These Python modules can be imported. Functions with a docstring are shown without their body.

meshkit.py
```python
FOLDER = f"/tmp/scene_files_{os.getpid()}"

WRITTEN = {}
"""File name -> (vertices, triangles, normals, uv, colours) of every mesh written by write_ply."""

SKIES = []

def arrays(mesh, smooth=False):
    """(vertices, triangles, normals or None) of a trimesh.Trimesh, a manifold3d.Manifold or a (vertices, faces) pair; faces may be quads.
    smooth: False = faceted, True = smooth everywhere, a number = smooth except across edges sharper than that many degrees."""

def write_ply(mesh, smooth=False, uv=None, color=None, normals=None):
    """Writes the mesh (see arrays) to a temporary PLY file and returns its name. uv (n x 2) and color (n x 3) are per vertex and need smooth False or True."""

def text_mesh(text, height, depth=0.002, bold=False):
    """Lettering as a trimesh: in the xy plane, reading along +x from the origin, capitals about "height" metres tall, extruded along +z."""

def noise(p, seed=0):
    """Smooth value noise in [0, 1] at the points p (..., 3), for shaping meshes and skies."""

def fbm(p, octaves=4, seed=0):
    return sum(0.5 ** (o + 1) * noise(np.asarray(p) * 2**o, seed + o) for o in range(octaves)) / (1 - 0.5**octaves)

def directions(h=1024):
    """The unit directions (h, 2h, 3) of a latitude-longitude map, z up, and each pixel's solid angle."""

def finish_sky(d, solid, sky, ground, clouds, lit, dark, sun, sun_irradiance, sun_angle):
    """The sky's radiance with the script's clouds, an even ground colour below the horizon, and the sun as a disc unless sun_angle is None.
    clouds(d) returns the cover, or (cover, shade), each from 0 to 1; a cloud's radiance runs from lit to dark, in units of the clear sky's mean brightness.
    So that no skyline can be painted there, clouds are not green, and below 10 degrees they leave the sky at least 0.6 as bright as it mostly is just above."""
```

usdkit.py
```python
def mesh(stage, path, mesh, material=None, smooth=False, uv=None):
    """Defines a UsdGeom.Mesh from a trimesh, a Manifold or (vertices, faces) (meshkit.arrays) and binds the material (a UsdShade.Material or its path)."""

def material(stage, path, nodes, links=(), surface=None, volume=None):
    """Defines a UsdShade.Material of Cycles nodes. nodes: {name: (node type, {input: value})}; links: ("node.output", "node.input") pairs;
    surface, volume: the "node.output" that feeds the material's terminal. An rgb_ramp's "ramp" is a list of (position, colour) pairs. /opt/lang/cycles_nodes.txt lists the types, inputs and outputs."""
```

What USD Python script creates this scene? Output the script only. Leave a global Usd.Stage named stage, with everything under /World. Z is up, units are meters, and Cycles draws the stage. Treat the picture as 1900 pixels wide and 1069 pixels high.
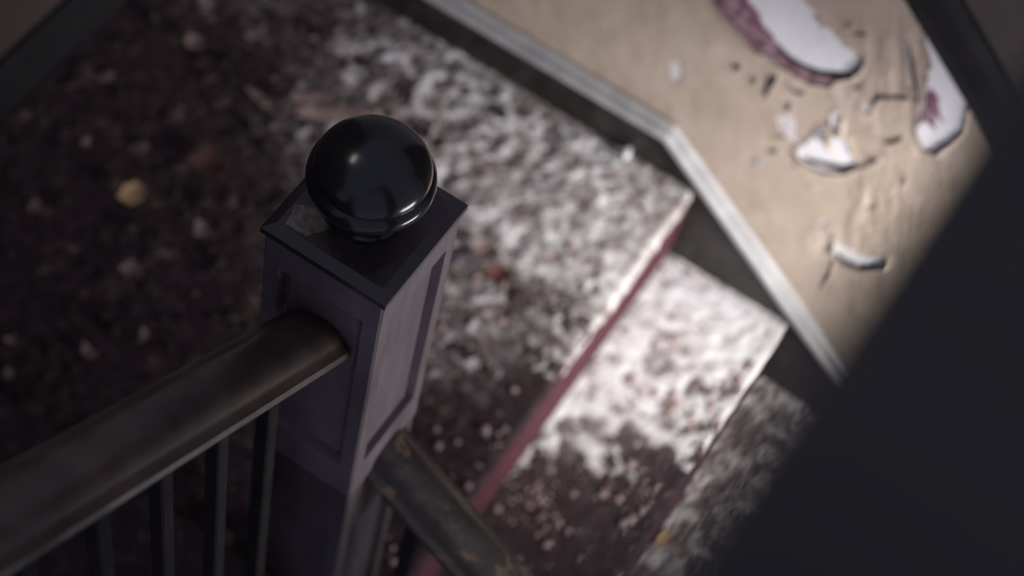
import math, random
import numpy as np, trimesh, shapely
import manifold3d as m3
from shapely.geometry import Polygon
from pxr import Usd, UsdGeom, UsdLux, UsdShade, Gf, Vt, Sdf
import usdkit
from meshkit import noise, fbm

random.seed(7)
stage = Usd.Stage.CreateInMemory()
UsdGeom.SetStageUpAxis(stage, UsdGeom.Tokens.z)
UsdGeom.SetStageMetersPerUnit(stage, 1.0)
UsdGeom.Xform.Define(stage, '/World')
stage.SetDefaultPrim(stage.GetPrimAtPath('/World'))

# ------------------------------------------------------------------ camera, light, exposure
CAM = np.array([0.3378, -1.8183, 2.4216])
RIGHT = np.array([0.83677, 0.52653, 0.15024]); UPV = np.array([-0.52099, 0.68121, 0.51432]); BACK = np.cross(RIGHT, UPV)
cam = UsdGeom.Camera.Define(stage, '/World/camera')
cam.CreateHorizontalApertureAttr(36.0); cam.CreateVerticalApertureAttr(36.0 * 1069 / 1900)
cam.CreateFocalLengthAttr(36.0 * 3360.67 / 1900)
cam.CreateFStopAttr(2.7); cam.CreateFocusDistanceAttr(1.68)
cam.CreateClippingRangeAttr(Gf.Vec2f(0.02, 100))
cam.CreateExposureAttr(0.0)
cam.AddTransformOp().Set(Gf.Matrix4d(*RIGHT, 0, *UPV, 0, *BACK, 0, *CAM, 1))

def aim(x, pos, target):
    b = np.array(pos, float) - np.array(target, float); b /= np.linalg.norm(b)
    r = np.cross([0, 0, 1.0], b); r /= np.linalg.norm(r); u = np.cross(b, r)
    x.AddTransformOp().Set(Gf.Matrix4d(*map(float, [*r, 0, *u, 0, *b, 0, *pos, 1])))

# dim bluish ambient fill, added to lift the blacks in the stairwell
dome = UsdLux.DomeLight.Define(stage, '/World/ambient_fill'); dome.CreateIntensityAttr(0.10); dome.CreateColorAttr(Gf.Vec3f(1.0, 1.0, 1.5))
# lamp low down the lower flight, its beam thrown up the steps on to the turn of the stairs; and an added, weaker fill off to its side for the newel
LAMP = (1.15, -0.45, 0.45)
key = UsdLux.SphereLight.Define(stage, '/World/stair_lamp_beam'); key.CreateRadiusAttr(0.05)
key.CreateIntensityAttr(1220.0); key.CreateColorAttr(Gf.Vec3f(1.0, 0.98, 0.97)); aim(key, LAMP, (0.14, -0.10, -0.04))
sh = UsdLux.ShapingAPI.Apply(key.GetPrim()); sh.CreateShapingConeAngleAttr(30.0); sh.CreateShapingConeSoftnessAttr(1.0)
glow = UsdLux.RectLight.Define(stage, '/World/added_newel_fill'); glow.CreateWidthAttr(0.5); glow.CreateHeightAttr(0.25)
glow.CreateIntensityAttr(28.0); glow.CreateColorAttr(Gf.Vec3f(1.0, 0.95, 0.94)); aim(glow, (1.15, -0.85, 0.35), (-0.1, -0.7, 0.4))
# small high window across the stairwell (it glints on the newel cap)
win = UsdLux.RectLight.Define(stage, '/World/high_window_light'); win.CreateWidthAttr(0.50); win.CreateHeightAttr(0.55)
win.CreateIntensityAttr(21.0); win.CreateColorAttr(Gf.Vec3f(1.0, 0.95, 0.85)); aim(win, (-1.54, -0.915, 3.27), (-0.117, -0.99, 1.09))

# ------------------------------------------------------------------ main measures (metres)
RUN, RISE = 0.24496, 0.18779
K = RISE / RUN
PX, PY, PS, PH = -0.17243, -1.03711, 0.13627, 0.97087      # newel: low corner, side, height above the landing
SKH, SKX = 0.11691, -0.07253                               # skirting height on the landing, where it turns down
XW = -0.985                                                # far wall

# ------------------------------------------------------------------ helpers
taken = {}
def numbered(path):
    n = taken.get(path, -1) + 1
    taken[path] = n
    return path if n == 0 else '%s_%03d' % (path, n)

def tag(prim, label=None, cat=None, group=None, kind=None):
    for k, v in (('label', label), ('category', cat), ('group', group), ('kind', kind)):
        if v:
            prim.SetCustomDataByKey(k, v)
    return prim

def obj(name, mesh, mat, parent=None, smooth=False, dusting=None, **kw):
    base = str(parent.GetPath()) if parent is not None else '/World'
    p = usdkit.mesh(stage, numbered(base + '/' + name), mesh, mat, smooth=smooth).GetPrim()
    if dusting is not None:
        UsdGeom.PrimvarsAPI(p).CreatePrimvar('dusting', Sdf.ValueTypeNames.FloatArray, 'vertex').Set(Vt.FloatArray.FromNumpy(np.asarray(dusting, np.float32)))
    return tag(p, **kw)

def thing(name, loc=(0, 0, 0), **kw):
    x = UsdGeom.Xform.Define(stage, numbered('/World/' + name))
    x.AddTranslateOp().Set(Gf.Vec3d(*map(float, loc)))
    return tag(x.GetPrim(), **kw)

def box(lo, hi, r=0.0):
    lo, hi = np.array(lo, float), np.array(hi, float)
    if r <= 0:
        return m3.Manifold.cube(tuple(hi - lo)).translate(tuple(lo))
    pts = []
    for ax in range(3):                                     # chamfered box
        a, b = lo + r, hi - r
        a[ax], b[ax] = lo[ax], hi[ax]
        pts += [(x, y, z) for x in (a[0], b[0]) for y in (a[1], b[1]) for z in (a[2], b[2])]
    return m3.Manifold.hull_points(np.array(pts))

def tm(man):
    m = man.to_mesh()
    return trimesh.Trimesh(m.vert_properties[:, :3], m.tri_verts, process=False)

def lathe(profile, n=64):
    pr = np.array(profile, float); a = np.linspace(0, 2 * np.pi, n, endpoint=False)
    v = np.stack([np.outer(pr[:, 0], np.cos(a)), np.outer(pr[:, 0], np.sin(a)), np.repeat(pr[:, 1:2], n, 1)], -1).reshape(-1, 3)
    f = []
    for i in range(len(pr) - 1):
        for j in range(n):
            f.append((i * n + j, i * n + (j + 1) % n, (i + 1) * n + (j + 1) % n, (i + 1) * n + j))
    return v, np.array(f)

def sweep(profile, frames, cap=True):
    """profile: closed list of (a, b), counter-clockwise seen against the path; frames: (origin, A, B) stations."""
    pr = np.array(profile, float); n = len(pr)
    v = np.vstack([np.array(o) + np.outer(pr[:, 0], A) + np.outer(pr[:, 1], B) for o, A, B in frames])
    f = []
    for i in range(len(frames) - 1):
        for j in range(n):
            a, b, c, d = i * n + j, i * n + (j + 1) % n, (i + 1) * n + (j + 1) % n, (i + 1) * n + j
            f += [(a, b, c), (a, c, d)]
    if cap:
        o = (len(frames) - 1) * n
        for t in trimesh.creation.triangulate_polygon(Polygon(pr), engine='earcut')[1]:
            t = [int(np.argmin(np.linalg.norm(pr - trimesh.creation.triangulate_polygon(Polygon(pr), engine='earcut')[0][k], axis=1))) for k in t]
            f += [(t[2], t[1], t[0]), (o + t[0], o + t[1], o + t[2])]
    m = trimesh.Trimesh(v, np.array(f), process=False)
    trimesh.repair.fix_normals(m)
    return m

def grid_faces(nu, nv):
    i = (np.arange(nu - 1)[:, None] * nv + np.arange(nv - 1)).ravel()
    return np.stack([i, i + nv, i + nv + 1, i + 1], 1)

def ss(a, b, x):
    t = np.clip((x - a) / (b - a), 0, 1)
    return t * t * (3 - 2 * t)

# ------------------------------------------------------------------ materials
stage.DefinePrim('/World/Looks', 'Scope')
def mat(name, nodes, links, surface='p.BSDF'):
    return usdkit.material(stage, '/World/Looks/' + name, nodes, links, surface=surface)

def grain(name, ramp, scale=8, detail=5, rough=(0.5, 0.8), stretch=(1, 1, 1), bump=0.2, dist=0.003, bscale=60, spec=0.5, coords='tc.object', rs=14, coat=0.0):
    nodes = {'tc': ('texture_coordinate', {}), 'geo': ('geometry', {}),
             'mp': ('mapping', {'scale': stretch}),
             'n': ('noise_texture', {'scale': scale, 'detail': detail, 'roughness': 0.6}),
             'r': ('rgb_ramp', {'ramp': ramp}),
             'nr': ('noise_texture', {'scale': rs, 'detail': 3}),
             'mr': ('map_range', {'from_min': 0.3, 'from_max': 0.7, 'to_min': rough[0], 'to_max': rough[1], 'clamp': True}),
             'nb': ('noise_texture', {'scale': bscale, 'detail': 4}),
             'b': ('bump', {'strength': bump, 'distance': dist}),
             'p': ('principled_bsdf', {'specular_ior_level': spec, 'coat_weight': coat, 'coat_roughness': 0.2})}
    links = [('geo.position', 'mp.vector'), ('mp.vector', 'n.vector'), ('n.fac', 'r.fac'), ('r.color', 'p.base_color'),
             ('mp.vector', 'nr.vector'), ('nr.fac', 'mr.value'), ('mr.result', 'p.roughness'),
             ('mp.vector', 'nb.vector'), ('nb.fac', 'b.height'), ('b.normal', 'p.normal')]
    return mat(name, nodes, links)

M = {}
M['wood'] = grain('dark_wood', [(0.3, (.014, .011, .011)), (0.55, (.024, .019, .018)), (0.75, (.04, .031, .028))], scale=14, stretch=(1, 1, 1), rough=(.35, .6), bump=.15)
M['wood_rail'] = grain('worn_rail_wood', [(0.3, (.018, .013, .011)), (0.5, (.038, .026, .020)), (0.62, (.058, .040, .030)), (0.8, (.024, .018, .015))], scale=9, rough=(.3, .6), bump=.25, dist=.002)
M['flaky'] = grain('flaking_varnish', [(0.36, (.014, .011, .010)), (0.57, (.022, .017, .014)), (0.61, (.10, .065, .04)), (0.66, (.034, .024, .019))], scale=22, stretch=(.45, 1, 1), rough=(.4, .75), bump=.5, dist=.003, spec=.25)
M['panel'] = grain('panel_wood', [(0.3, (.068, .053, .055)), (0.6, (.108, .087, .089)), (0.8, (.155, .123, .114))], scale=16, stretch=(1, 2.5, .5), rough=(.4, .6), bump=.2)
M['knob'] = grain('polished_knob', [(0.3, (.008, .008, .009)), (0.8, (.016, .014, .013))], scale=20, rough=(.16, .22), bump=.03, spec=.33)
M['skirt'] = grain('dark_varnish', [(0.35, (.010, .008, .008)), (0.6, (.02, .016, .015)), (0.75, (.055, .045, .043))], scale=30, rough=(.3, .6), bump=.4)
M['black'] = grain('black_varnish', [(0.3, (.008, .008, .009)), (0.7, (.014, .013, .014))], scale=12, rough=(.7, .85), bump=.1, spec=.2)
M['shaft'] = grain('shaded_shaft', [(0.3, (.028, .021, .021)), (0.7, (.055, .043, .043))], scale=16, stretch=(1, 2.5, .5), rough=(.45, .65), bump=.2)
M['baluster'] = grain('dark_baluster', [(0.3, (.007, .006, .006)), (0.7, (.013, .011, .010))], scale=25, rough=(.75, .9), bump=.1, spec=.12)
M['pale_rail'] = grain('pale_grey_paint', [(0.3, (.26, .255, .255)), (0.6, (.36, .355, .35)), (0.75, (.44, .435, .43))], scale=24, rough=(.5, .7), bump=.25)
M['plaster'] = grain('white_plaster', [(0.3, (.64, .63, .635)), (0.7, (.71, .70, .705))], scale=20, rough=(.8, .95), bump=.3)
M['paint'] = grain('beige_paint', [(0.3, (.36, .285, .22)), (0.5, (.41, .33, .258)), (0.7, (.455, .375, .302))], scale=7, rough=(.45, .7), bump=.12, bscale=45)
M['maroon_paint'] = grain('old_maroon_paint', [(0.35, (.10, .035, .05)), (0.5, (.17, .08, .10)), (0.6, (.32, .22, .24)), (0.7, (.12, .045, .06))], scale=45, rough=(.6, .8), bump=.4)
M['pale_paint'] = grain('pale_undercoat', [(0.3, (.52, .47, .45)), (0.7, (.60, .56, .55))], scale=40, rough=(.7, .9))
M['crevice_and_shade'] = grain('dark_crevice_and_shade', [(0.3, (.016, .012, .011)), (0.7, (.03, .022, .02))], scale=40, rough=(.8, .9))
M['dim_wall'] = grain('brown_wall', [(0.3, (.042, .028, .025)), (0.7, (.056, .039, .034))], scale=6, rough=(.8, .9))
M['riser'] = grain('maroon_carpet_riser', [(0.3, (.06, .022, .029)), (0.7, (.10, .038, .048))], scale=30, rough=(.9, 1), bump=.6, bscale=250, spec=.1)
def dusted(name, low, high, scale, spread, bump):
    """fabric colours giving way to dust colours where the mesh says that dust lies (attribute dusting, 0 to 1)"""
    return mat(name, {'geo': ('geometry', {}), 'a': ('attribute', {'attribute': 'dusting'}),
                      'nl': ('noise_texture', {'scale': scale, 'detail': 5, 'roughness': .6}), 'nh': ('noise_texture', {'scale': scale * .8, 'detail': 5, 'roughness': .65}),
                      'ns': ('noise_texture', {'scale': 110, 'detail': 4, 'roughness': .7}),
                      'rl': ('rgb_ramp', {'ramp': low}), 'rh': ('rgb_ramp', {'ramp': high}),
                      's': ('math', {'math_type': 'subtract', 'value2': .5}), 'm': ('math', {'math_type': 'multiply_add', 'value2': spread}),
                      'k': ('map_range', {'range_type': 'smoothstep', 'from_min': 0, 'from_max': 1, 'to_min': 0, 'to_max': 1, 'clamp': True}),
                      'x': ('mix_color', {}), 'nb': ('noise_texture', {'scale': 130, 'detail': 4}), 'b': ('bump', {'strength': bump, 'distance': .003}),
                      'p': ('principled_bsdf', {'roughness': .95, 'specular_ior_level': .1})},
               [('geo.position', 'nl.vector'), ('geo.position', 'nh.vector'), ('geo.position', 'ns.vector'), ('geo.position', 'nb.vector'),
                ('nl.fac', 'rl.fac'), ('nh.fac', 'rh.fac'), ('ns.fac', 's.value1'), ('s.value', 'm.value1'), ('a.fac', 'm.value3'), ('m.value', 'k.value'),
                ('k.result', 'x.fac'), ('rl.color', 'x.a'), ('rh.color', 'x.b'), ('x.result', 'p.base_color'), ('nb.fac', 'b.height'), ('b.normal', 'p.normal')])
CARPET = [(0.35, (.030, .021, .022)), (0.55, (.043, .029, .031)), (0.66, (.066, .048, .048)), (0.78, (.10, .078, .075))]
M['carpet'] = dusted('maroon_carpet', CARPET, [(0.3, (.16, .12, .115)), (0.6, (.42, .38, .37))], 42, 1.6, .6)
M['dust'] = dusted('plaster_dust', [(0.3, (.06, .04, .04)), (0.7, (.16, .125, .12))], [(0.26, (.30, .25, .235)), (0.40, (.52, .485, .47)), (0.56, (.68, .665, .66))], 34, 1.3, .7)
M['dust_old_dim'] = dusted('dirty_dim_plaster_dust', [(0.3, (.05, .035, .034)), (0.7, (.13, .10, .095))], [(0.30, (.14, .105, .09)), (0.44, (.34, .30, .28)), (0.58, (.66, .64, .62))], 30, 1.3, .7)
M['dirt'] = grain('brown_dirt', [(0.35, (.028, .021, .019)), (0.55, (.06, .043, .038)), (0.68, (.17, .115, .10)), (.78, (.24, .17, .15))], scale=22, rough=(.9, 1), bump=.7, dist=.004, bscale=120, spec=.1)
def islands(name, ramp):
    return mat(name, {'g': ('geometry', {}), 'r': ('rgb_ramp', {'ramp': ramp}), 'p': ('principled_bsdf', {'roughness': .85, 'specular_ior_level': .25})},
               [('g.random_per_island', 'r.fac'), ('r.color', 'p.base_color')])
M['crumb'] = islands('plaster_crumb', [(0, (.30, .22, .20)), (.5, (.58, .52, .52)), (1, (.74, .70, .72))])
M['crumb_dim'] = islands('brown_crumb', [(0, (.03, .022, .02)), (.7, (.10, .07, .06)), (.92, (.24, .17, .145)), (1, (.32, .24, .21))])
M['yellow'] = grain('yellowed_paper', [(0.3, (.36, .235, .11)), (0.7, (.46, .32, .17))], scale=30, rough=(.7, .9))
M['rust'] = grain('rust_red_scrap', [(0.3, (.12, .045, .038)), (0.7, (.17, .065, .055))], scale=30, rough=(.8, .9))
M['dark_red'] = grain('dark_red_scrap', [(0.3, (.055, .022, .02)), (0.7, (.08, .032, .028))], scale=30, rough=(.8, .9))
M['pink'] = grain('pinkish_flake', [(0.3, (.17, .115, .10)), (0.7, (.26, .18, .16))], scale=30, rough=(.8, .9))
M['worn'] = grain('worn_varnish_glint', [(0.35, (.05, .042, .032)), (0.5, (.14, .12, .09)), (0.65, (.07, .055, .045))], scale=70, rough=(.15, .5), bump=.6)
M['upper_wall'] = grain('dark_brown_upper_wall', [(0.3, (.035, .028, .024)), (0.7, (.055, .043, .037))], scale=18, rough=(.8, .9))
M['hall'] = grain('hall_floor', [(0.3, (.03, .025, .025)), (0.7, (.05, .04, .04))], scale=4, rough=(.6, .8))
HOLES = {
    'big': [(-0.059, 0.465), (-0.040, 0.451), (-0.018, 0.438), (0.002, 0.420), (0.025, 0.403), (0.050, 0.393), (0.074, 0.389), (0.104, 0.397), (0.125, 0.409), (0.141, 0.424), (0.148, 0.445), (0.149, 0.462), (0.137, 0.467), (0.126, 0.476), (0.113, 0.473), (0.102, 0.484), (0.092, 0.485), (0.082, 0.487), (0.081, 0.479), (0.072, 0.485), (0.066, 0.499), (0.050, 0.505), (0.037, 0.510), (0.016, 0.522)],
    'purple': [(-0.107, 0.429), (-0.088, 0.414), (-0.068, 0.395), (-0.043, 0.385), (-0.022, 0.376), (0.004, 0.366), (0.020, 0.374), (0.044, 0.368), (0.071, 0.364), (0.096, 0.366), (0.123, 0.383), (0.127, 0.402), (0.104, 0.396), (0.074, 0.389), (0.050, 0.393), (0.025, 0.403), (0.002, 0.420), (-0.018, 0.438), (-0.040, 0.451), (-0.059, 0.465)],
    'mid': [(0.125, 0.216), (0.130, 0.238), (0.135, 0.258), (0.136, 0.287), (0.144, 0.298), (0.156, 0.276), (0.169, 0.290), (0.182, 0.299), (0.199, 0.273), (0.212, 0.263), (0.208, 0.248), (0.193, 0.233), (0.168, 0.220), (0.147, 0.209), (0.134, 0.202)],
    'mid2': [(0.145, 0.327), (0.151, 0.339), (0.159, 0.342), (0.163, 0.321), (0.169, 0.305), (0.164, 0.302), (0.152, 0.312)],
    'grey': [(0.139, 0.203), (0.169, 0.219), (0.194, 0.232), (0.210, 0.250), (0.204, 0.232), (0.194, 0.218), (0.174, 0.203), (0.155, 0.199)],
    'low': [(0.242, 0.071), (0.250, 0.070), (0.270, 0.073), (0.300, 0.076), (0.333, 0.097), (0.335, 0.076), (0.302, 0.043), (0.278, 0.036), (0.256, 0.041)],
    'right': [(0.209, 0.577), (0.237, 0.557), (0.310, 0.495), (0.327, 0.438), (0.311, 0.372), (0.294, 0.365), (0.279, 0.381), (0.261, 0.413), (0.254, 0.463), (0.241, 0.527)],
    'rpurple': [(0.254, 0.463), (0.257, 0.481), (0.272, 0.469), (0.297, 0.433), (0.286, 0.434), (0.272, 0.443), (0.293, 0.409), (0.270, 0.421), (0.267, 0.402)],
}
CRACKS_AND_SHADE = {
    'c_a': [(-0.026, 0.316), (-0.011, 0.323), (-0.013, 0.309), (-0.021, 0.307)],
    'c_b': [(0.046, 0.346), (0.034, 0.331), (0.036, 0.309), (0.039, 0.290), (0.045, 0.289), (0.044, 0.315), (0.047, 0.334)],
    'c_c': [(0.066, 0.341), (0.082, 0.336), (0.094, 0.341), (0.092, 0.333), (0.080, 0.330), (0.069, 0.336)],
    'c_d': [(0.081, 0.180), (0.094, 0.193), (0.095, 0.183), (0.084, 0.175)],
    'c_e': [(0.190, 0.387), (0.189, 0.407), (0.195, 0.424), (0.207, 0.430), (0.231, 0.450), (0.233, 0.445), (0.209, 0.425), (0.199, 0.418), (0.193, 0.404), (0.194, 0.388)],
    'c_f': [(0.235, 0.340), (0.244, 0.351), (0.251, 0.369), (0.253, 0.359), (0.247, 0.343), (0.238, 0.336)],
    'c_g': [(0.141, 0.210), (0.168, 0.222), (0.201, 0.239), (0.224, 0.272), (0.237, 0.298), (0.239, 0.293), (0.226, 0.265), (0.205, 0.229), (0.170, 0.216), (0.146, 0.205)],
    'c_h': [(0.256, 0.040), (0.277, 0.038), (0.302, 0.043), (0.324, 0.065), (0.323, 0.054), (0.301, 0.029), (0.274, 0.024)],
    'c_i': [(0.257, 0.022), (0.263, -0.011), (0.263, -0.036), (0.263, -0.064), (0.260, -0.040), (0.260, -0.014), (0.254, 0.017)],
    'c_j': [(0.027, 0.403), (0.051, 0.393), (0.077, 0.392), (0.107, 0.399), (0.141, 0.424), (0.150, 0.449), (0.149, 0.472), (0.152, 0.474), (0.155, 0.447), (0.146, 0.420), (0.124, 0.402), (0.099, 0.389), (0.072, 0.384), (0.045, 0.388)],
    'c_k': [(0.075, 0.293), (0.082, 0.302), (0.085, 0.288), (0.080, 0.285)],
    'c_l': [(0.011, 0.307), (0.018, 0.315), (0.020, 0.301), (0.015, 0.299)],
    'c_m': [(0.169, 0.559), (0.188, 0.561), (0.200, 0.561), (0.200, 0.557), (0.187, 0.555), (0.170, 0.555)],
    'c_n': [(0.195, 0.543), (0.208, 0.524), (0.222, 0.497), (0.236, 0.474), (0.250, 0.445), (0.247, 0.443), (0.232, 0.470), (0.218, 0.493), (0.195, 0.538)],
    'c_o': [(0.149, 0.288), (0.169, 0.288), (0.176, 0.272), (0.173, 0.264), (0.165, 0.264), (0.156, 0.276)],
}
PALE = {
    'p_a': [(-0.121, 0.240), (-0.102, 0.258), (-0.092, 0.236), (-0.093, 0.211), (-0.108, 0.207)],
    'p_b': [(0.068, 0.257), (0.084, 0.279), (0.103, 0.278), (0.108, 0.250), (0.123, 0.229), (0.101, 0.226), (0.083, 0.239)],
    'p_c': [(0.070, 0.144), (0.080, 0.151), (0.084, 0.136), (0.077, 0.127)],
    'p_d': [(0.204, 0.088), (0.209, 0.101), (0.217, 0.099), (0.216, 0.087), (0.208, 0.081)],
    'p_e': [(0.181, 0.382), (0.190, 0.394), (0.196, 0.382), (0.189, 0.373)],
}

# ------------------------------------------------------------------ the setting
obj('floor', box((-1.3, -3.2, -2.7), (2.6, 0.2, -2.6)), M['hall'], label='dark hall floor deep below the open stairwell', cat='floor', kind='structure')
far = obj('wall_left', box((XW - .12, -3.0, -2.6), (XW, 0.12, 2.6)), M['dim_wall'], label='dim brown wall at the far side of the landing', cat='wall', kind='structure')

wall = thing('wall_right', label='beige wall with blistered peeling paint and bare white patches', cat='wall', kind='structure')
obj('bare_plaster', box((XW, 0.0, -2.6), (2.2, 0.12, 2.6)), M['plaster'], wall, label='white bare plaster')

def pxz(pts, y0, y1, simplify=False):
    """an outline on the wall (x, z) given a thickness from y0 (inside) to y1 (towards the room)"""
    m = trimesh.creation.extrude_polygon(Polygon(pts).buffer(0), abs(y1 - y0), engine='earcut')
    v = m.vertices
    m.vertices = np.stack([v[:, 0], min(y0, y1) + abs(y1 - y0) - v[:, 2], v[:, 1]], -1)
    trimesh.repair.fix_normals(m)
    return m

def rough_edge(pts, amp, seed, step=.004):
    p = Polygon(pts).buffer(0)
    if p.geom_type != 'Polygon':
        p = max(p.geoms, key=lambda g: g.area)
    ring = p.exterior.segmentize(step)
    q = np.array(ring.coords)[:-1]
    o = np.stack([fbm(np.c_[q * 70, np.full(len(q), 3.3)], 3, seed), fbm(np.c_[q * 70, np.full(len(q), 9.1)], 3, seed + 5)], 1) - .5
    return Polygon(q + o * amp).buffer(0)

SM = {'big': .012, 'mid': .008, 'low': .007, 'right': .012, 'mid2': .004, 'purple': .012, 'rpurple': .012, 'grey': .006}
hole = {k: rough_edge(HOLES[k], SM[k], i * 11) for i, k in enumerate(HOLES)}
crack_and_shade = {k: rough_edge(CRACKS_AND_SHADE[k], .004, 200 + i, .003) for i, k in enumerate(CRACKS_AND_SHADE)}
pale = {k: rough_edge(PALE[k], .012, 90 + i) for i, k in enumerate(PALE)}
# the paint film: a sheet with thickness, blistered, torn open and lifting at the lower lips of the holes
STEP = .0025
gx, gz = np.arange(-.75, .75, STEP), np.arange(-.55, .85, STEP)
X, Z = np.meshgrid(gx, gz, indexing='ij')
q = np.stack([X.ravel(), Z.ravel()], 1)
P3 = np.c_[q, np.zeros(len(q))]
rel = .0026 + .005 * (fbm(P3 * 7, 3, 5) - .4) + .0035 * (fbm(P3 * 24, 3, 9) - .5) * (.6 + 1.2 * ss(.02, .25, q[:, 0]))
fold = fbm(np.c_[(q[:, 0] + .35 * q[:, 1]) * 60, (q[:, 1] - .3 * q[:, 0]) * 11, np.zeros(len(q))], 3, 21) - .5
pull = np.exp(-((q[:, 0] - .20) / .07) ** 2 - ((q[:, 1] - .46) / .10) ** 2) + .8 * np.exp(-((q[:, 0] - .27) / .05) ** 2 - ((q[:, 1] - .20) / .09) ** 2) + .25
rel += .012 * fold * np.clip(pull - .2, 0, 1)
tp = shapely.points(q)
keep = np.ones(len(q), bool)
for k in ('big', 'mid', 'mid2', 'low', 'right', 'purple', 'grey'):
    g = hole[k]
    near = np.abs(q - np.array(g.centroid.coords[0])).max(1) < .35
    d = np.full(len(q), 9.0); d[near] = shapely.distance(g, tp[near])
    below = np.zeros(len(q)); below[near] = shapely.contains(g, shapely.points(q[near] + [0.0, .018])) if False else 0
    up = shapely.distance(g, shapely.points(q + [-.006, .016]))
    lip = np.exp(-(d / .008) ** 2) * (1.0 + 1.5 * (up < .004))
    rel += lip * {'big': .002, 'mid': .003, 'low': .004, 'right': .002, 'grey': .002, 'purple': .001}.get(k, .002)
    keep &= d > 0
crack_and_shade.pop('c_m')
rc = np.random.default_rng(44)
for k in range(16):                                     # small splits in the blistered paint
    c = np.array([rc.uniform(.06, .30), rc.uniform(.12, .52)]); a = rc.uniform(.2, 1.9); L = rc.uniform(.004, .014); w = rc.uniform(.0008, .002)
    d_, n_ = np.array([math.cos(a), math.sin(a)]), np.array([-math.sin(a), math.cos(a)])
    crack_and_shade['s%d' % k] = rough_edge([tuple(c - d_ * L), tuple(c + n_ * w), tuple(c + d_ * L), tuple(c - n_ * w)], .002, 300 + k, .002)
big_holes = shapely.union_all([hole[k] for k in hole])
crack_and_shade = {k: g for k, g in crack_and_shade.items() if not (k[0] == 's' and big_holes.distance(g) < .004)}
for k, g in crack_and_shade.items():
    d = shapely.distance(g, tp)
    rel += np.exp(-(d / .005) ** 2) * .0012
    keep &= d > 0
for k in pale:
    keep &= shapely.distance(pale[k], tp) > 0
rel = np.maximum(rel, .0022)
flow = grid_faces(len(gx), len(gz))
# only above the skirting rail
line = np.where(q[:, 0] < SKX, SKH, SKH - K * (q[:, 0] - SKX))
keep &= q[:, 1] > line - .01
flow = flow[keep[flow].all(1)]
tri = np.vstack([flow[:, [0, 1, 2]], flow[:, [0, 2, 3]]])
used = np.unique(tri); remap = np.full(len(q), -1); remap[used] = np.arange(len(used)); tri = remap[tri]
top = np.stack([q[used, 0], -rel[used], q[used, 1]], 1); bot = top.copy(); bot[:, 1] = np.minimum(top[:, 1] + .0016, -.0002)
ed = np.vstack([tri[:, [0, 1]], tri[:, [1, 2]], tri[:, [2, 0]]])
es = np.sort(ed, 1); _, inv, cnt = np.unique(es, axis=0, return_inverse=True, return_counts=True)
be = ed[cnt[inv.ravel()] == 1]; n0 = len(top)
side = np.vstack([np.c_[be[:, 1], be[:, 0], be[:, 0] + n0], np.c_[be[:, 1], be[:, 0] + n0, be[:, 1] + n0]])
film = trimesh.Trimesh(np.vstack([top, bot]), np.vstack([tri, tri[:, ::-1] + n0, side]), process=False)
if film.face_normals[:len(tri), 1].mean() > 0:
    film.invert()
obj('paint_film', film, M['paint'], wall, smooth=40)
obj('old_paint', pxz(list(hole['purple'].exterior.coords), -.0002, -.0026), M['maroon_paint'], wall, label='maroon strip of old paint along the torn edge')
obj('old_paint', pxz(list(hole['rpurple'].exterior.coords), -.0002, -.0020), M['maroon_paint'], wall, label='maroon streaks of old paint on the right bare patch')
obj('old_paint', pxz(list(hole['grey'].exterior.coords), -.0002, -.0020), M['pale_paint'], wall)
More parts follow.
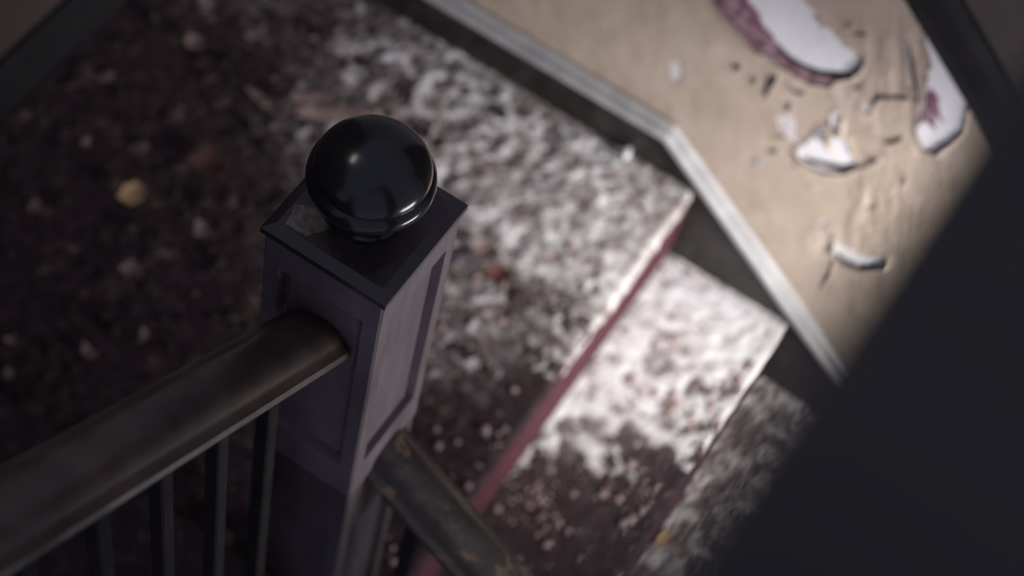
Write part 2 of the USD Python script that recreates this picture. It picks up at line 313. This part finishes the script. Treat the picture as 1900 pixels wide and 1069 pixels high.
for k, g in crack_and_shade.items():
    if k not in ('c_o', 'c_m'):
        obj('crack_and_shade', pxz(list(g.exterior.coords), .0, -.0036 if k in ('c_g', 'c_h', 'c_j') else -.0016), M['crevice_and_shade'], wall)  # strips under the patch lips are dark colour standing for the curl shadow
for k in PALE:
    obj('bare_spot', pxz(list(pale[k].exterior.coords), .0, -.0016), M['pale_paint'], wall)

# curled tongue of paint in the middle patch, curled lips under the three large patches
def tongue(base, tip, w, lift, n=14):
    base, tip = np.array(base), np.array(tip); t = np.linspace(0, 1, n); dirn = tip - base; L = np.linalg.norm(dirn); dirn /= L; nrm = np.array([-dirn[1], dirn[0]])
    rows = []
    for s in t:
        c = base + dirn * L * s; y = -.003 - lift * math.sin(s * 2.2); ww = w * (1 - .75 * s ** 2)
        for u in np.linspace(-.5, .5, 5):
            rows.append((c[0] + nrm[0] * ww * u, y - .004 * (1 - 4 * u * u), c[1] + nrm[1] * ww * u))
    v = np.array(rows); f = grid_faces(n, 5); f2 = np.vstack([f[:, [0, 1, 2]], f[:, [0, 2, 3]]])
    back = v + [0, .0015, 0]
    return trimesh.Trimesh(np.vstack([v, back]), np.vstack([f2, f2[:, ::-1] + len(v)]), process=False)
C_O = np.array(CRACKS_AND_SHADE['c_o'])
obj('curled_flake', tongue(C_O[0], C_O[3], .016, .010), M['paint'], wall, smooth=True, label='curled tongue of beige paint')

# dado rail along the stairs, dark
def along_stair(x0, x1, n, y, zline):
    return [((x, y, zline(x)), (0, -1, 0), (0, 0, 1)) for x in np.linspace(x0, x1, n)]
DZ = .612 + K * .172
dado_line = lambda x: DZ - .80 * x + .007
dado_prof = [(-.002, -.002), (.014, 0), (.02, .012), (.016, .03), (.022, .05), (.022, .08), (.012, .10), (-.002, .104)]
obj('upper_wall_face', m3.Manifold.hull_points(np.array([(x, y, z) for x in (.02, 1.2) for y in (-.004, .001) for z in (dado_line(x) + .09, 1.9)])), M['upper_wall'], wall, label='dark brown wall face above the dado rail')  # darker brown sheet over the wall above the dado rail
obj('trim_1', sweep(dado_prof, along_stair(.02, 1.2, 8, 0, dado_line)), M['black'], label='dark sloping dado rail on the beige wall above the stairs', cat='dado rail', kind='structure', smooth=30)

# skirting with a two-bead pale rail, level on the landing and then down the stairs
bb = thing('baseboard_right', label='dark skirting board with pale grey beaded top rail, turning down the stairs', cat='baseboard', kind='structure')
slope_n = np.array([K, 0, 1.0]) / math.hypot(K, 1)
up0 = np.array([0, 0, 1.0]); mid = (up0 + slope_n); mid /= mid @ up0
def skirt_frames(x0=XW, x1=1.6):
    return [((x0, 0, SKH), (0, -1, 0), up0), ((SKX, 0, SKH), (0, -1, 0), mid), ((x1, 0, SKH - K * (x1 - SKX)), (0, -1, 0), slope_n)]
rail_prof = [(-.003, -.014), (.034, -.014), (.0375, -.008), (.036, -.001), (.030, .002), (.0255, .000), (.0235, -.009), (.0205, -.009), (.0185, .003), (.013, .007), (.008, .006), (.006, -.006), (.002, -.006), (-.003, -.004)]
obj('top_rail', sweep(rail_prof, skirt_frames()), M['pale_rail'], bb, smooth=30, label='pale grey double-beaded top rail')
low = [(-.003, -.30), (.016, -.30), (.016, -.028), (.020, -.022), (.020, -.014), (-.003, -.014)]
sk = sweep([(-.003, -SKH - .02), (.016, -SKH - .02), (.016, -.024), (.020, -.019), (.020, -.013), (-.003, -.013)], [((XW, 0, SKH), (0, -1, 0), up0), ((SKX, 0, SKH), (0, -1, 0), up0)])
sk2 = sweep(low, [((SKX - .0005, 0, SKH), (0, -1, 0), up0), ((1.6, 0, SKH - K * (1.6 - SKX)), (0, -1, 0), up0)])
obj('skirting_board', sk, M['skirt'], bb, smooth=30); obj('skirting_board', sk2, M['skirt'], bb, smooth=30)
bl = thing('baseboard_left', label='dark skirting board along the far dim wall', cat='baseboard', kind='structure')
fr = [((XW, 0.0, SKH), (1, 0, 0), up0), ((XW, -1.04, SKH), (1, 0, 0), up0)]
obj('skirting_board', sweep([(-.003, -SKH - .02), (.016, -SKH - .02), (.016, -.02), (.010, 0), (-.003, 0)], fr), M['black'], bl, smooth=30)

# ------------------------------------------------------------------ the staircase
YI = -0.955                                              # inner ends of the lower treads
NST = 6
st = thing('staircase', label='old dark timber staircase turning at the landing, down to the lower right', cat='staircase')
def staircase_part(n, m, mt, **kw):
    return obj(n, m, mt, st, **kw)
staircase_part('landing', box((XW + .002, -1.04, -.20), (-.012, -.002, -.012)), M['wood'])
for i in range(1, NST + 1):
    staircase_part('tread', box(((i - 1) * RUN - .01, YI, -i * RISE - .035), (i * RUN - .012, -.002, -i * RISE - .010), .003), M['wood'])
    staircase_part('riser', box(((i - 1) * RUN - .03, YI, -i * RISE - .02), ((i - 1) * RUN - .012, -.002, -(i - 1) * RISE - .02)), M['wood'])
def slab(x0, x1, y0, y1, ztop, zbot, axis):
    """a board standing on edge that follows the slope; axis 'x': lower flight, 'y': upper flight"""
    if axis == 'x':
        pr = [(0, 0), (y1 - y0, 0), (y1 - y0, 1), (0, 1)]
        v = [(x, y, z(x)) for x in (x0, x1) for y in (y0, y1) for z in (zbot, ztop)]
    else:
        v = [(x, y, z(y)) for x in (x0, x1) for y in (y0, y1) for z in (zbot, ztop)]
    return m3.Manifold.hull_points(np.array(v))
staircase_part('outer_string', slab(PX + PS - .01, 1.6, YI - .04, YI, lambda x: .055 - K * x, lambda x: -.27 - K * x, 'x'), M['wood'])
YU = PY
for i in range(1, 6):
    y = YU - .02 - (i - 1) * RUN
    staircase_part('tread', box((XW + .002, y - RUN, i * RISE - .025), (-.125, y + .02, i * RISE - .008), .003), M['wood'])
    staircase_part('riser', box((XW + .002, y - .018, (i - 1) * RISE - .01), (-.125, y, i * RISE - .02)), M['wood'])
staircase_part('outer_string', slab(-.125, -.085, PY + .02, PY - 1.2, lambda y: .12 + K * (PY - y), lambda y: -.22 + K * (PY - y), 'y'), M['wood'])

# carpet: one section for the landing and one for each step, each folding over its nosing and down the riser
cp = thing('stair_carpet', label='worn maroon carpet over the landing and stairs', cat='carpet')
R0 = .012
def section(i, x_start, step_s=.005, step_y=.005, y0=YI, y1=-.016, riser=True):
    xe, z = i * RUN, -i * RISE
    s = [(x, z, 0.0, 1.0) for x in np.arange(x_start, xe - R0, step_s)]
    arc = [(xe - R0 + R0 * math.sin(a), z - R0 + R0 * math.cos(a), math.sin(a), math.cos(a)) for a in np.linspace(0, math.pi / 2, 6)]
    down = [(xe, zz, 1.0, 0.0) for zz in np.arange(z - R0 - .006, z - RISE, -.008)] + [(xe, z - RISE - .003, 1.0, 0.0)]
    return np.array(s + arc), np.array([arc[-1]] + down), np.append(np.arange(y0, y1, step_y), y1)
def prof_mesh(pr, ys, disp):
    n = len(ys)
    base = np.repeat(pr, n, 0); yy = np.tile(ys, len(pr))
    P = np.stack([base[:, 0], yy, base[:, 1]], 1); Nn = np.stack([base[:, 2], 0 * yy, base[:, 3]], 1)
    f = grid_faces(len(pr), n)
    v = P + Nn * disp(P)[:, None]
    return v, f
def density(P, i):
    x, y = P[:, 0], P[:, 1]
    big = fbm(P * 6, 3, 51) - .5
    yb = {0: -.40 - .05 * ss(-.35, -.15, x), 1: -.46 + .20 * (x / RUN), 2: -.55}.get(i, -.6)
    yb = yb + (.22 * ss(-.45, -.8, x) if i == 0 else 0)
    d = ss(-.26, .20, y - yb + .42 * big)
    if i == 0:
        d = d * (1 - .55 * ss(-.45, -.75, x))
    return d * (.78 if i == 2 else 1)
cdisp = lambda P: .0035 * (fbm(P * 60, 3, 31) - .5)
for i in range(0, NST + 1):
    t, r, ys = section(i, XW + .018 if i == 0 else (i - 1) * RUN, step_y=.005 if i < 4 else .02, y0=-1.04 if i == 0 else YI)
    cm = prof_mesh(t, ys, cdisp)
    sec = obj('carpet_section', cm, M['carpet'], cp, smooth=True, dusting=(.9 * density(cm[0], i) - .25 + .5 * (fbm(cm[0] * 16, 2, 37) - .5)) if i < 4 else np.zeros(len(cm[0])))
    ys2 = ys[ys >= YI - 1e-6]
    obj('riser_carpet', prof_mesh(r, ys2, lambda P: .002 * (fbm(P * 50, 2, 33) - .5)), M['riser'], cp, smooth=True, label='clean maroon carpet on the riser')
for i in range(1, 6):
    y = YU - .02 - (i - 1) * RUN
    gx2, gy2 = np.arange(XW + .004, -.128, .012), np.arange(y - RUN, y + .02, .012)
    A, B = np.meshgrid(gx2, gy2, indexing='ij'); P = np.stack([A.ravel(), B.ravel(), np.full(A.size, i * RISE)], 1)
    P[:, 2] += .004 * (fbm(P * 50, 3, 35) - .5)
    obj('carpet_section', (P, grid_faces(len(gx2), len(gy2))), M['carpet'], cp, smooth=True, dusting=np.full(len(P), -.4))

# ------------------------------------------------------------------ plaster dust, dirt and crumbs (nobody could count them)
def dust_disp(i, seed, even=False):
    def f(P):
        n = fbm(P * (50 if i == 0 else 42), 4, seed); n = .5 + (n - .5) * .8; fine = fbm(P * 150, 3, seed + 7) - .5
        d = density(P, i)
        edge = 1 if even else ss(-.016, -.045, P[:, 1])
        return (.012 if i == 0 else .013) * (n - (.68 - .52 * d)) * (.35 + .65 * edge) + .0032 * fine - .0012
    return f
DUST = ['grey plaster dust strewn thick over the landing carpet beside the skirting', 'pale plaster dust on the first step below the landing', 'plaster dust on the shaded second step below the landing']
for i in range(3):
    t, r, ys = section(i, XW + .018 if i == 0 else (i - 1) * RUN + .002, step_s=.004, step_y=.004, y0=-1.04 if i == 0 else YI)
    th = dust_disp(i, 61); base = prof_mesh(t, ys, lambda P: 0 * P[:, 0])[0]
    obj('plaster_dust', prof_mesh(t, ys, th), M['dust'] if i == 1 else M['dust_old_dim'], smooth=True, dusting=dust_disp(i, 61, True)(base) / .0036 + (-.12 if i == 0 else .32 if i == 1 else .0) + (.75 * ss(-.34, -.02, base[:, 0]) * ss(-.45, -.25, base[:, 1]) if i == 0 else 0) + .6 * ss(-.09, 0, base[:, 0] - i * RUN), label=DUST[i], cat='dust', kind='stuff')  # landing dusting gradient and darker second step also put the beam falloff into colour
def dirt_disp(P):
    n = fbm(P * 30, 4, 71)
    d = ss(-.2, -.6, P[:, 0]) * .35 + .65 * ss(-.2, -.5, P[:, 1])
    return .024 * (n - (.66 - .12 * d)) - .001
t, r, ys = section(0, XW + .018, step_s=.005, step_y=.005, y0=-1.04)
obj('dirt_litter', prof_mesh(t[:-10], ys, dirt_disp), M['dirt'], smooth=True, label='brown dirt and rubbish trodden into the dark end of the landing', cat='dirt', kind='stuff')

def lump(rng, r, flat=.6):
    m = trimesh.creation.icosphere(1, 1.0)
    v = m.vertices * (1 + .35 * (rng.random((len(m.vertices), 1)) - .5)) * np.array([1, rng.uniform(.6, 1), flat]) * r
    a = rng.uniform(0, 6.28); c, s = math.cos(a), math.sin(a)
    return v @ np.array([[c, -s, 0], [s, c, 0], [0, 0, 1]]).T, m.faces
def crumbs(rng, n, area, zf, size, ok=None):
    V, F, k = [], [], 0
    nz = lambda x, y: fbm(np.array([[x * 14, y * 14, .5]]), 2, 5)[0]
    while n:
        x, y = rng.uniform(*area[0]), rng.uniform(*area[1])
        if ok is not None and rng.random() > ok(x, y):
            continue
        if rng.random() > 3.2 * max(nz(x, y) - .42, .02):
            continue
        n -= 1
        r = size[0] * (size[1] / size[0]) ** (rng.random() ** 3.2)
        v, f = lump(rng, r)
        V.append(v + [x, y, zf(x, y) + r * .35]); F.append(f + k); k += len(v)
    return np.vstack(V), np.vstack(F)
rng = np.random.default_rng(3)
obj('plaster_crumbs', crumbs(rng, 520, ((-.34, -.01), (-.90, -.02)), lambda x, y: 0, (.0018, .0085)), M['crumb'], label='small plaster crumbs scattered on the landing near its edge', cat='rubble', kind='stuff')
for i, lab in ((1, 'small plaster crumbs scattered on the first step below the landing'), (2, 'small plaster crumbs scattered on the second step below the landing')):
    obj('plaster_crumbs', crumbs(rng, 620, (((i - 1) * RUN + .01, i * RUN - .01), (-.94, -.02)), lambda x, y: -i * RISE, (.002, .0095)), M['crumb'], label=lab, cat='rubble', kind='stuff')
obj('brown_crumbs', crumbs(rng, 600, ((-.95, -.3), (-1.03, -.03)), lambda x, y: 0, (.003, .014)), M['crumb_dim'], label='brown crumbs and chips on the dark end of the landing', cat='rubble', kind='stuff')

# single pieces that can be told apart
def scrap(pts, th, curl, seed, n=9):
    """a torn flat piece: outline in metres, thickness, curl height"""
    p = Polygon(pts); a = np.array(p.exterior.segmentize(.008).coords)[:-1]
    g = np.vstack([a, [c for c in np.random.default_rng(seed).uniform(p.bounds[:2], p.bounds[2:], (40, 2)) if p.buffer(-.004).contains(shapely.Point(c))] or [p.centroid.coords[0]]])
    from scipy.spatial import Delaunay
    t = Delaunay(g).simplices
    t = np.array([s for s in t if p.buffer(1e-5).contains(shapely.Point(g[s].mean(0)))])
    z = curl * (((g - np.array(p.centroid.coords[0])) / max(p.bounds[2] - p.bounds[0], p.bounds[3] - p.bounds[1])) ** 2).sum(1) * 4 + .004 * (fbm(np.c_[g * 50, g[:, :1] * 0], 2, seed) - .3)
    n = len(g); cr = np.cross(g[t[:, 1]] - g[t[:, 0]], g[t[:, 2]] - g[t[:, 0]]); t[cr < 0] = t[cr < 0][:, ::-1]
    top = np.c_[g, z + th]; bot = np.c_[g, z]
    m = len(a); i = np.arange(m); j = (i + 1) % m
    ccw = p.exterior.is_ccw
    s1, s2 = np.c_[i + n, j + n, j], np.c_[i + n, j, i]
    sd = np.vstack([s1, s2]); sd = sd if ccw else sd[:, ::-1]
    return trimesh.Trimesh(np.vstack([top, bot]), np.vstack([t, t[:, ::-1] + n, sd]), process=False)
def piece(name, pts, loc, mt, label, cat, th=.002, curl=.006, seed=1, group=None):
    m = scrap(pts, th, curl, seed)
    x = thing(name, loc, label=label, cat=cat, group=group)
    stage.RemovePrim(x.GetPath()); p = obj_at(str(x.GetPath()), m, mt, loc)
    tag(p, label, cat, group)
def obj_at(path, m, mt, loc):
    u = usdkit.mesh(stage, path, m, mt, smooth=30); u.AddTranslateOp().Set(Gf.Vec3d(*map(float, loc)))
    return u.GetPrim()
piece('paper_scrap', [(-.012, -.022), (.012, -.02), (.02, .002), (.014, .02), (-.008, .022), (-.018, .004)], (-.714, -.59, .012), M['yellow'], 'yellowed scrap of paper lying alone on the dark landing', 'paper scrap')
def turned(pts, deg):
    a = math.radians(deg)
    return [(x * math.cos(a) - y * math.sin(a), x * math.sin(a) + y * math.cos(a)) for x, y in pts]
piece('paint_flake', turned([(-.08, -.010), (.0, -.014), (.085, -.005), (.09, .008), (.0, .010), (-.075, .008)], 46), (-.545, -.255, .016), M['pink'], 'long brown strip of paint on the landing behind the newel knob', 'paint flake', curl=.014, seed=4)
piece('paint_flake', turned([(-.036, -.006), (.036, -.009), (.040, .003), (-.03, .008)], 54), (-.598, -.273, .034), M['pink'], 'shorter pinkish strip of paint lying across the long brown one', 'paint flake', curl=.008, seed=5)
piece('paper_scrap', [(-.03, -.02), (.01, -.03), (.035, -.005), (.02, .025), (-.02, .03)], (-.659, -.468, .010), M['dark_red'], 'dull dark red scrap on the dim landing left of the newel knob', 'scrap', seed=6)
piece('paper_scrap', [(-.02, -.012), (.015, -.02), (.022, .008), (-.005, .02)], (-.175, -.362, .018), M['rust'], 'rust red scrap in the dust right of the newel post', 'scrap', seed=7)
piece('paint_flake', [(-.022, -.014), (.02, -.012), (.026, .006), (-.004, .016)], (-.215, -.335, .016), M['pink'], 'pinkish paint flake beside the rust red scrap right of the newel', 'paint flake', seed=8)
piece('paper_scrap', [(-.008, -.020), (.010, -.016), (.010, .012), (-.002, .02), (-.011, .004)], (.262, -.405, -2 * RISE + .006), M['yellow'], 'small yellow chip on the lowest lit step near the bottom edge', 'paper scrap', seed=9)
rng = np.random.default_rng(12)
lv, lf = lump(rng, .012, .8)
tag(obj_at('/World/plaster_lump', trimesh.Trimesh(lv, lf, process=False).subdivide(), M['plaster'], (-.128, -.030, .018)), 'bright white plaster lump against the skirting near the turn', 'plaster lump')
for k in range(34):
    x, y = rng.uniform(-.9, -.32), rng.uniform(-.98, -.12)
    a = np.sort(rng.uniform(0, 6.28, 6)); r = rng.uniform(.006, .017, 6)
    pts = np.c_[np.cos(a) * r * rng.uniform(.8, 1.8), np.sin(a) * r]
    try:
        piece('plaster_flake', Polygon(pts).convex_hull.exterior.coords[:-1], (x, y, .008), M['pink'] if k % 3 else M['dirt'], 'dim brownish flake among the litter on the dark landing', 'flake', curl=.004, seed=20 + k, group='loose flakes on the dark landing')
    except Exception as e:
        print('flake', e)

# ------------------------------------------------------------------ newel post
nw = thing('newel_post', (PX + PS / 2, PY + PS / 2, 0), label='square dark newel post with sunk panels and round mushroom cap at the landing', cat='newel post')
h = PS / 2
body = box((-h, -h, .545), (h, h, PH), .0025)
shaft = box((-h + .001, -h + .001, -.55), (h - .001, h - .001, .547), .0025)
PW, PB, PT, DP = .0485, .613, .925, .011
def recess(z0, z1):
    cut = m3.Manifold.hull_points(np.array([(h + .001, y * s, z) for s, zz in ((PW + .001, .001),) for y in (-1, 1) for z in (z0 - zz, z1 + zz)] + [(h - DP, y * (PW - .002), z) for y in (-1, 1) for z in (z0 + .002, z1 - .002)]))
    return cut
for a in range(4):
    body -= recess(PB, PT).rotate((0, 0, 90 * a))
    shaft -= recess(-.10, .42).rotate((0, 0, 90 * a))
body_p = obj('body', body, M['panel_post'] if 'panel_post' in M else M['panel'], nw)
for a in range(4):
    obj('panel', box((h - DP - .004, -PW + .006, PB + .006), (h - DP + .004, PW - .006, PT - .006), .003).rotate((0, 0, 90 * a)), M['panel'], body_p)
obj('lower_shaft', shaft, M['shaft'], nw, label='lower shaft, darkened for the shade below the handrail')  # same post, darker wood colour standing in for shade below the handrail
lo, hi = h + .003, h + .003
plate = m3.Manifold.hull_points(np.array([(sx * c, sy * c, z) for sx in (-1, 1) for sy in (-1, 1) for c, z in ((lo - .002, PH), (hi, PH + .003), (hi, PH + .011), (h - .008, PH + .017))]))
obj('cap_plate', plate, M['knob_plate'] if 'knob_plate' in M else M['wood'], nw)
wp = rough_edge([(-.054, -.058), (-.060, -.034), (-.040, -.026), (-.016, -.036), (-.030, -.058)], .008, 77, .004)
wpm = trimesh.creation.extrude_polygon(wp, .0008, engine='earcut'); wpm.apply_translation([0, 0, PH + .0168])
obj('worn_glint_patch', wpm, M['worn'], nw, label='worn varnish patch with a painted glint on the corner of the cap plate')  # peeled varnish, its tan colour also standing in for a reflected glint
Z0 = PH + .016
knob = [(.0, 0), (.036, 0), (.0375, .004), (.036, .008), (.033, .012), (.033, .022), (.037, .032), (.047, .041), (.056, .048), (.0600, .055), (.0610, .061), (.0600, .067), (.0570, .0705), (.0552, .0715), (.0558, .074)]
for a in np.linspace(.06, 1, 16):
    th = a * math.pi / 2
    knob.append((.0558 * math.cos(th), .074 + .036 * math.sin(th)))
knob[-1] = (.0002, knob[-1][1])
v, f = lathe([(r, Z0 + z) for r, z in knob])
obj('mushroom_cap', (v, f), M['knob'], nw, smooth=50, label='polished black round cap')

# ------------------------------------------------------------------ handrails and balusters
RAIL = [(-.026, -.018), (.026, -.018), (.030, -.006), (.0385, .000), (.0405, .007), (.0385, .014), (.031, .018), (.0285, .022), (.024, .031), (.014, .0365), (0, .038), (-.014, .0365), (-.024, .031), (-.0285, .022), (-.031, .018), (-.0385, .014), (-.0405, .007), (-.0385, .000), (-.030, -.006)]
def handrail(name, frames, mt, label):
    return obj(name, sweep(RAIL, frames), mt, smooth=35, label=label, cat='handrail')
RX, RZ = -.1035, .842                                     # upper flight rail: its centre line and height at the newel
upper = [((RX, y, RZ + K * (PY - y)), (1, 0, 0), (0, 0, 1)) for y in np.linspace(PY + .002, PY - 1.15, 12)]
handrail('handrail', upper, M['wood_rail'], 'worn brown handrail rising from the newel to the lower left')
RY, RZ2 = -.964, .535
lower = [((x, RY, RZ2 - K * (x - PX - PS)), (0, 1, 0), (0, 0, 1)) for x in np.linspace(PX + PS - .002, 1.5, 16)]
handrail('handrail', lower, M['flaky'], 'dark handrail with flaking varnish descending from the newel')

def baluster(loc, length, label, group):
    r = .0085
    t = thing('baluster', loc, label=label, cat='baluster', group=group)
    obj('shaft', box((-r, -r, 0), (r, r, length), .002), M['baluster'], t)
    return t
UB = ['upper flight baluster nearest the newel, under the rising handrail', 'second upper flight baluster from the newel, under the rising handrail', 'third upper flight baluster from the newel, under the rising handrail', 'fourth upper flight baluster from the newel, near the lower left corner', 'fifth upper flight baluster from the newel, at the lower left corner']
LB = ['slim dark baluster nearest the newel under the descending handrail', 'second slim dark baluster from the newel under the descending handrail', 'third slim dark baluster from the newel under the descending handrail', 'fourth slim dark baluster from the newel under the descending handrail']
for k in range(5):
    y = PY - .079 - .0835 * k
    z0 = .12 + K * (PY - y) - .006
    baluster((RX, y, z0), RZ + K * (PY - y) - .014 - z0, UB[k], None)
for k in range(4):
    x = PX + PS + .06 + .10 * k
    z0 = .055 - K * x - .006
    baluster((x, RY - .008, z0), RZ2 - K * (x - PX - PS) - .014 - z0, LB[k], None)

# ------------------------------------------------------------------ the next flight's banister, close to the lens and out of focus
KU, FX = .71, .3355
fz = lambda y: 2.165 - KU * (y + 1.612)
BIG = [(0, -.03), (.12, -.03), (.125, -.01), (.12, .0), (.0, .0), (-.0, -.008)]
BIGP = [(.006, -.04), (.094, -.04), (.1, -.034), (.1, -.008), (.092, 0), (.004, 0), (.0, -.004), (.002, -.034)]
fr = [((FX - .003 + .033 * (y + 1.64), y, fz(y)), (1, 0, 0), (0, 0, 1)) for y in np.linspace(-1.22, -2.5, 6)]
p = usdkit.mesh(stage, '/World/handrail_002', sweep(BIGP, fr), M['black'], smooth=30).GetPrim()
tag(p, 'broad black blurred handrail close to the camera along the right', 'handrail')
np2 = thing('newel_post', (FX + .110, -1.21, 0), label='tall dark newel at the low end of the blurred right handrail', cat='newel post')
obj('body', box((-.06, -.06, -2.6), (.06, .06, fz(-1.21) + .06), .003), M['black'], np2)
v, f = lathe([(r, fz(-1.21) + .06 + z) for r, z in knob])
obj('mushroom_cap', (v, f), M['knob'], np2, smooth=50)
